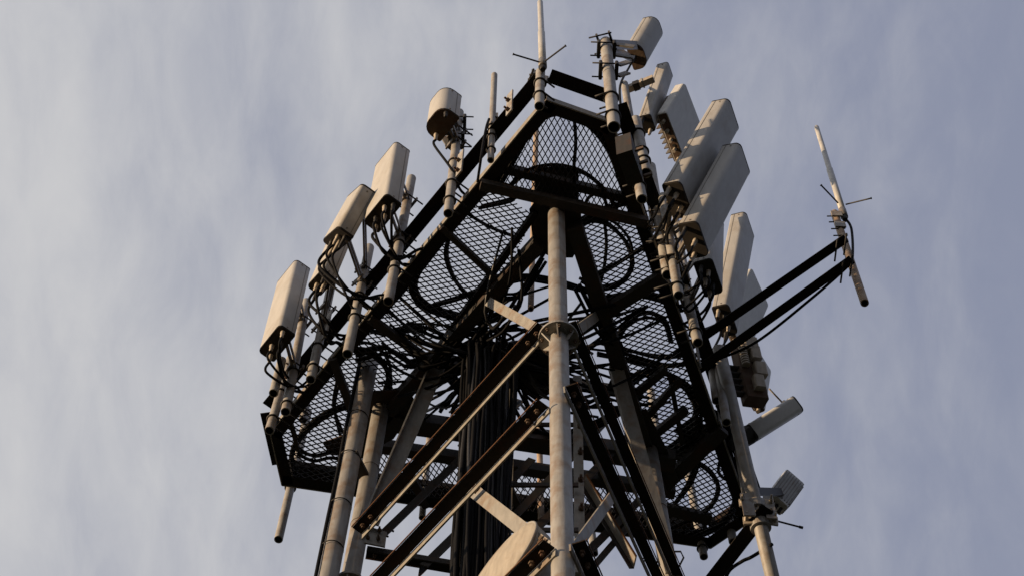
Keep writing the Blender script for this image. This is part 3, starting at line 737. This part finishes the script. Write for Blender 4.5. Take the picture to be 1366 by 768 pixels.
cable_obj([oB - Z * .02, oB + V((.02, 0, -.2)), U((1137, 345), .3), U((1128, 358), .16), U((1080, 400), .08), U((1010, 455), .05), U((960, 478), .1)], 0.009, 'black cable sagging under the lower outrigger arm', None)

# tan mast right, saddle clamp, strut and rod
tB = U((1030, 768), -1.55); tT = U((959, 464), 0.35); td = (tB - tT)
tG = tT + td * ((tT.z - (DECK - 2.6)) / -td.z)
tm = thing('tan_mast', 'sunlit tan pipe mast standing outside the right rail', 'pole', tG)
MB().ring_tube([tG, tT - (tT - tG).normalized() * .01, tT], [0.041, 0.041, .034], 24).build('tube', m_pole, tm)
def mast_at(y):
    lo, hi = 0., 1.
    for _ in range(40):
        md = (lo + hi) / 2
        if pix(tT.lerp(tG, md))[1] < y: lo = md
        else: hi = md
    return tT.lerp(tG, lo)
sc_ = thing('saddle_clamp', 'pale saddle clamp bolted round the tan mast at the right rear corner', 'bracket', mast_at(690))
a_ = (tT - tG).normalized()
for y in (676, 700):
    c_ = mast_at(y); b = MB(); x, yv = perp(a_)
    rings = []
    for (rad, q) in ((.043, -.028), (.062, -.028), (.062, .028), (.043, .028)):
        rings.append([c_ + a_ * q + x * (rad * math.cos(t * math.pi / 12)) + yv * (rad * math.sin(t * math.pi / 12)) for t in range(24)])
    rings.append(rings[0]); b.loft(rings, False); b.build('saddle', m_pole, sc_)
    for sg in (1, -1):
        b = MB(); s_ = V((sg * .085, -.02, 0)); b.bar(c_ + V((sg * .05, -.03, 0)), c_ + s_ * 1.2, a_, .055, .014); b.bolt(c_ + s_ + V((0, -.01, 0)), V((0, -1, 0)), .013, .06)
        b.build('ear', m_conn, sc_)
b = MB(); c_ = mast_at(684); b.bar(c_ + V((-.06, -.055, -.13)), c_ + V((-.06, -.055, .13)), V((1, 0, 0)), .07, .012); b.bar(c_ + V((.07, -.04, -.13)), c_ + V((.07, -.04, .13)), V((1, 0, 0)), .06, .012); b.build('plate', m_leg, sc_)
c_ = mast_at(668); hz_ = mast_at(690).z - DECK
st = thing('strut_arm', 'dark angle strut running from the tan mast down to the lower left', 'support arm', mast_at(690))
P, Q = UPL((1026, 676), mast_at(690) + V((0, -.10, 0)), V((0, 1, 0))), None
Q = U((930, 800), P.z - DECK - 0.10)
MB().angle(P + V((.03, .03, 0)), Q + V((.03, .03, 0)), V((-0.7, -0.7, 0)), 0.09, Z, .05, .008).build('beam', m_web, st)
MB().ring_tube([U((1020, 690), hz_), U((1066, 702), hz_), U((1066, 702), hz_), U((1071, 703.3), hz_)], [.006, .006, .009, .009], 8).build('rod', m_dark, st)
cable_obj([mast_at(735) + V((0.03, -.05, 0)), U((1003, 742), hz_ - .2), U((990, 748), hz_ - .2), U((972, 762), hz_ - .2), U((962, 790), hz_ - .3)], .011, 'thick black cable curving off the foot of the tan mast', None)

# ------------------------------------------------------------------ lower right radios and tilted panel
# curved panel seen from behind with rusty radio hardware
def slab(name, label, pb, pt, hb, ht, wdir, w, d, cat='antenna', group=GA, mt=None, rf=.03):
    B, T_ = U(pb, hb), U(pt, ht); a = (T_ - B).normalized(); L = (T_ - B).length
    e = (wdir - a * wdir.dot(a)).normalized(); nn = a.cross(e); t = thing(name, label, cat, B, group); pr = rrect(w, d, rf, .012)
    b = MB(); b.loft([[B + a * q + e * u * s + nn * v * s for u, v in pr] for q, s in ((0, .97), (.012, 1), (L - .02, 1), (L, .94))], True, True)
    o = b.build('radome', mt or m_radome, t); md = o.modifiers.new('edge', 'EDGE_SPLIT'); md.split_angle = math.radians(38)
    return B, a, e, nn, L, t
rr = thing('remote_radio_unit', 'weathered tan radio unit with coils and brackets behind the white panel', 'radio unit', U((1000, 500), .25))
Bq, Tq = U((1008, 536), .12), U((992, 466), .52); a = (Tq - Bq).normalized(); e = V((1, .3, 0)); e = (e - a * e.dot(a)).normalized(); nn = a.cross(e); L = (Tq - Bq).length
MB().loft([[Bq + a * q + e * u + nn * v for u, v in rrect(.15, .11, .012, .012, 2)] for q in (0, L)]).build('housing', m_rust, rr)
b = MB()
for k in range(9): b.ring_tube([Bq + a * (L * (.5 + .045 * k)) - nn * .0 + V((-.03, -.085, -.02)), Bq + a * (L * (.5 + .045 * k) + .010) + V((-.03, -.085, -.02))], .028, 12)
b.build('coil', m_conn, rr)
b = MB()
for (k, u, s) in ((.92, .03, .10), (.75, .05, .07), (.45, .06, .08), (.2, .03, .07)): b.loft([[Bq + a * (L * k + q) + e * (u + uu) + V((0, -.075, -.02)) + nn * v for uu, v in rrect(s, .06, .01, .01, 2)] for q in (-.05, .05)])
b.build('bracket', m_conn, rr)
b = MB()
for k in range(5): b.bar(Bq + a * (L * (.12 + .12 * k)) - e * .07, Bq + a * (L * (.12 + .12 * k)) - e * .15, a, .012, .05)
b.build('fin', m_steel, rr)
B, T_ = U((1001, 578), 0.10), U((1063, 539), 0.34)
# panel lying well out from the rail, tilted almost flat
a = (T_ - B).normalized(); cs = panel('short white panel antenna leaning far outwards at the lower right', B, T_, V((.25, -.85, -.3)), 0.105, 0.065, .028, .02, 2, m_cap, None, shell=m_white)
MB().ring_tube([B, B - a * .001], .01, 6)
db = thing('mounting_bracket', 'black base bracket holding the outward leaning panel antenna', 'bracket', B)
MB().loft([[B - a * q + V((0, 0, 0)) + u * Z.cross(a).normalized() + v * a.cross(Z.cross(a).normalized()) for u, v in rrect(.125 * s, .085 * s, .02, .02, 3)] for q, s in ((.004, .95), (.10, .9), (.17, .5))]).build('socket', m_dark, db)
MB().bar(B - a * .1, pv((975, 590), .0, 1) + Z * .1, Z, .05, .03).build('arm', m_dark, db)
wr = thing('thin_stay', 'thin stay rod between radio unit and the outward leaning panel', 'rod', U((1028, 520), .5))
MB().ring_tube([U((1026, 518), .42), U((1048, 541), .42)], .006, 6).build('rod', m_pole, wr); MB().ring_tube([U((1046, 535), .42), U((1047, 548), .30)], .011, 8).build('end_fitting', m_clamp, wr)
# grey finned box
fb = thing('remote_radio_unit', 'grey finned radio box at the lower right corner', 'radio unit', U((1048, 658), -.05))
Bq, Tq = U((1034, 671), -.10), U((1056, 641), .18); a = (Tq - Bq).normalized(); e = V((1, .55, 0)); e = (e - a * e.dot(a)).normalized(); nn = a.cross(e); L = (Tq - Bq).length
MB().loft([[Bq + a * q + e * u + nn * v for u, v in rrect(.15, .10, .015, .015, 3)] for q in (0, L)]).build('housing', m_white, fb)
b = MB()
for k in range(8):
    u = -.07 + k * .02; b.bar(Bq + a * .02 + e * u - nn * .054, Bq + a * (L - .02) + e * u - nn * .054, nn, .012, .006)
for k in range(6):
    v = -.04 + k * .016; b.bar(Bq + a * .02 + e * .078 + nn * v, Bq + a * (L - .02) + e * .078 + nn * v, e, .008, .005)
b.build('fin', m_pole, fb)
b = MB()
for k in range(4): b.ring_tube([Bq + e * (-.05 + .033 * k) + a * .005, Bq + e * (-.05 + .033 * k) - a * .05], .012, 8)
b.build('connector', m_dark, fb)
MB().bar(Bq + a * (L * .5), mast_at(655), Z, .05, .02).build('bracket', m_dark, fb)

# ------------------------------------------------------------------ microwave dish low on the tower
dc = face_pt((669, 753), None, 'FL', 0.03); ax = V((-0.785, -0.605, 0.12)).normalized()
ds = thing('microwave_dish', 'sunlit drum dish antenna low on the front left face of the tower', 'antenna', dc)
x, yv = perp(ax); rd = 0.245
def circ(rad, q): return [dc + ax * q + x * (rad * math.cos(t * math.pi / 24)) + yv * (rad * math.sin(t * math.pi / 24)) for t in range(48)]
b = MB(); b.loft([circ(rd, 0.0), circ(rd * .97, .006), circ(rd * .85, .012), circ(rd * .6, .019), circ(rd * .3, .023), circ(.02, .024)], True, True); b.build('radome', m_dish, ds)
b = MB(); b.loft([circ(rd * .55, -.20), circ(rd * .8, -.17), circ(rd * .97, -.09), circ(rd * 1.0, -.002)], True, True); b.build('shroud', m_leg, ds)
b = MB(); b.torus(dc, ax, rd, .007, 48, 6); b.build('rim', m_leg, ds)
MB().tube(dc - ax * .19, dc - ax * .45, .05, 14).build('mount', m_clamp, ds)

# ------------------------------------------------------------------ cable ladder and trunk
cl = thing('cable_ladder', 'grey vertical cable ladder up the middle of the tower', 'cable ladder', U((720, 600), -.2))
for (p0, p1, w, dp) in (((681, 500), (672, 768), .066, .02), ((770, 505), (774, 768), .055, .05)):
    P = U(p0, -.12); Q = UZ(P, p1); MB().bar(Q, P, V((1, 0, 0)), w, dp).build('side_rail', m_brace, cl)
    for k in range(5):
        c_ = P.lerp(Q, .3 + .14 * k); MB().bolt(c_ + V((0.01, -dp / 2 - .004, 0)), V((0, -1, 0)), .016, .04).build('bolt', m_rust, cl)
for y in (560, 640, 700):
    P = U((676, y), -.12 - (y - 500) * .0105); Q = U((772, y), -.12 - (y - 500) * .0105)
    MB().bar(P + V((0, .03, 0)), Q + V((0, .03, 0)), Z, .04, .012).build('rung', m_steel, cl)

tr0 = U((655, 462), -.10); tr1 = UZ(tr0, (640, 768)); tdv = (tr1 - tr0); trG = tr0 + tdv * (tr0.z / -tdv.z)
trunk = thing('cable_bundle', 'thick black trunk of cables hanging down inside the tower', 'cable bundle', (trG.x, trG.y, 0))
targets = []
for k in range(96):
    w = R.random()
    if w < .34: q = U((R.uniform(500, 660), R.uniform(390, 560)), R.uniform(.0, .14))
    elif w < .66: q = U((R.uniform(770, 900), R.uniform(400, 560)), R.uniform(.0, .12))
    elif w < .78: q = U((R.uniform(660, 760), R.uniform(300, 420)), R.uniform(-.05, .1))
    else: q = U((R.uniform(540, 850), R.uniform(520, 600)), R.uniform(0, .12))
    targets.append(q)
for k, q in enumerate(targets):
    rr_ = math.sqrt(R.random()) * .128; th = R.uniform(0, 6.283); o = V((rr_ * math.cos(th) * 1.05, rr_ * math.sin(th) * .9, 0))
    pts = []
    for j in range(15):
        f = j / 14; s_ = 1.0 - .28 * math.sin(f * 11 + k * .45)
        pts.append(trG.lerp(tr0 - Z * .45, f) + o * s_ + V((R.uniform(-.013, .013), R.uniform(-.013, .013), 0)))
    pk = tr0 + o * 1.15 + Z * R.uniform(-.22, .02); pts.append(pk)
    dirv = (q - pk); dirv.z = 0
    pts += [pk + dirv * .22 + Z * R.uniform(.02, .16), pk + dirv * .55 + Z * R.uniform(-.12, .1) + V((R.uniform(-.12, .12), R.uniform(-.12, .12), 0)), q]
    mb = MB(); mb.ring_tube(spline(pts, 5), R.choice((.008, .0095, .0115)), 6); mb.build('cable', m_cable2 if k % 5 == 0 else m_cable, trunk)

# ------------------------------------------------------------------ cables lying on the deck
def run(label, pts, n_, spread, h=0.08, r=.011, name='cable_run', group=None):
    P0 = U(pts[len(pts) // 2], h)
    if n_ == 1:
        P = [U((p[0] + R.uniform(-1, 1), p[1] + R.uniform(-1, 1)), h + R.uniform(-.01, .02)) for p in pts]
        return cable_obj(P, r, label, group)
    t = thing(name, label, 'cables', P0, group)
    for k in range(n_):
        ox, oy = R.uniform(-spread, spread), R.uniform(-spread, spread); ph = R.uniform(0, 6)
        P = [U((p[0] + ox + 2.2 * math.sin(ph + i * 1.3), p[1] + oy + 2.2 * math.cos(ph * 1.7 + i)), h + R.uniform(-.012, .06)) for i, p in enumerate(pts)]
        mb = MB(); mb.ring_tube(spline(P, 6), r * R.uniform(.85, 1.2), 7); mb.build('cable', m_cable, t)
run('thick black cable run bent in an arch round the front corner', [(662, 250), (690, 203), (714, 165), (745, 150), (785, 164), (812, 198), (832, 250), (848, 290)], 8, 4)
run('cable run following the inside of the upper left rail', [(700, 180), (648, 250), (600, 306), (552, 366), (505, 420), (470, 462), (440, 492)], 4, 4)
run('cable run curling round the corner of the middle left bay', [(598, 308), (563, 352), (552, 382), (566, 408), (600, 422), (640, 428), (670, 420)], 7, 5)
run('single cable drooping in a half loop across the left bay', [(603, 303), (595, 330), (599, 352), (612, 378), (628, 396), (650, 412)], 2, 1.2)
run('thin cable crossing the upper left bay', [(620, 282), (655, 303), (694, 318)], 1, 0)
run('pair of cables crossing the middle of the left bay', [(575, 408), (622, 394), (662, 374), (702, 340)], 2, 2)
run('cable run leaving the left rail under the cross beam', [(640, 262), (670, 246), (690, 262), (640, 275)], 2, 3)
run('cable loop inside the front bay above the cross beam', [(668, 262), (700, 232), (742, 222), (782, 230), (812, 258), (822, 285)], 2, 1.5)
run('thin cable dropping through the front bay', [(764, 150), (768, 190), (766, 230), (768, 262)], 1, 0)
run('coil of cable in the right front bay', [(772, 302), (790, 292), (815, 297), (836, 322), (841, 352), (828, 376), (800, 384), (776, 372)], 3, 3)
run('thin cable hanging across the right front coil', [(806, 290), (809, 325), (805, 360), (798, 385)], 1, 0)
run('small cable loop near the head of the front leg', [(783, 290), (783, 268), (796, 258), (808, 268), (806, 286), (790, 292)], 1, 0)
run('cables reaching from the front leg head to the right rail', [(768, 300), (800, 284), (830, 274), (858, 262)], 4, 3)
run('pair of cables crossing the right front bay towards the rail', [(785, 372), (822, 350), (862, 326), (888, 315)], 3, 2.5)
run('cables along the inside of the upper right rail', [(826, 200), (845, 250), (862, 305), (880, 360), (905, 430), (925, 490), (945, 550)], 5, 4)
run('cables arching in the middle right bay', [(818, 458), (836, 430), (862, 418), (884, 428), (892, 455)], 4, 3)
run('wide flat run of cables crossing the right bay', [(806, 466), (840, 474), (880, 482), (916, 478)], 7, 9)
run('second flat run of cables crossing the right bay', [(800, 400), (840, 392), (880, 398), (905, 410)], 5, 7)
run('cables bending along the lower right bay', [(842, 512), (856, 500), (884, 498), (905, 508), (926, 530), (928, 562), (905, 580)], 4, 4)
run('cables hooking round the right rear mesh', [(915, 520), (930, 550), (922, 580), (890, 598), (862, 590)], 5, 4)
run('cable swinging across the right rear corner', [(922, 612), (948, 630), (957, 655), (940, 682), (892, 705)], 2, 2)
run('thick cable slanting down the right rear mesh', [(930, 615), (920, 645), (902, 672), (884, 690)], 3, 2)
run('small coil hanging at the right rear corner', [(958, 612), (972, 608), (980, 622), (970, 638), (959, 630), (960, 614)], 1, 0)
run('heavy run of cables along the right rear rail', [(888, 712), (935, 710), (968, 692), (982, 660), (984, 620), (972, 580), (956, 545)], 6, 4)
run('rust stained cables fanning over the left corner mesh', [(466, 538), (430, 556), (402, 580), (388, 606), (394, 636)], 7, 4)
run('cable hanging over the left corner mesh', [(452, 508), (446, 545), (456, 580)], 2, 2)
run('cables heaped on the left rear mesh', [(396, 604), (420, 612), (448, 606), (474, 616)], 3, 5)
run('tangle of cables over the second left bay', [(486, 440), (520, 448), (560, 440), (600, 452), (640, 440)], 4, 10)
run('lower tangle of cables over the second left bay', [(480, 480), (520, 470), (556, 488), (590, 478), (636, 490)], 4, 10)
run('cables sweeping from the left rail to the left leg head', [(470, 462), (500, 470), (520, 500), (508, 540), (490, 560)], 6, 6)
run('cables crossing from the left leg head to the trunk', [(500, 530), (545, 520), (590, 500), (640, 480)], 7, 8)
run('bare loop of cables under the centre of the deck', [(590, 545), (612, 520), (650, 535), (660, 565), (620, 575), (592, 560)], 4, 5, -.05)
run('cables slung along the back main beam', [(520, 572), (600, 585), (700, 600), (800, 612), (868, 622)], 7, 6)
run('cables crossing above the centre opening', [(668, 380), (700, 372), (742, 378), (790, 392)], 3, 4)
run('two straight cables beside the front leg head', [(655, 400), (690, 362), (728, 330)], 3, 3)

br = thing('bent_rod', 'thin bent rod poking out beside the right rear leg', 'rod', onleg(LR, 745))
MB().ring_tube([onleg(LR, 735), U((908, 735), -1.3), U((912, 743), -1.3), U((898, 770), -1.3)], .006, 8).build('rod', m_clamp, br)
MB().ring_tube([onleg(LR, 750), U((855, 747), -1.3), U((868, 735), -1.3)], .006, 8).build('rod', m_clamp, br)
run('loose cables looping under the deck right of the front leg', [(770, 380), (800, 440), (830, 470), (815, 520), (780, 540)], 4, 6, -.12)
run('loose cables looping under the deck left of the front leg', [(720, 345), (690, 390), (660, 400), (640, 440), (655, 480)], 4, 7, -.10)
run('cables draped across the back of the deck opening', [(600, 500), (660, 560), (740, 580), (810, 560), (850, 530)], 4, 8, -.02)
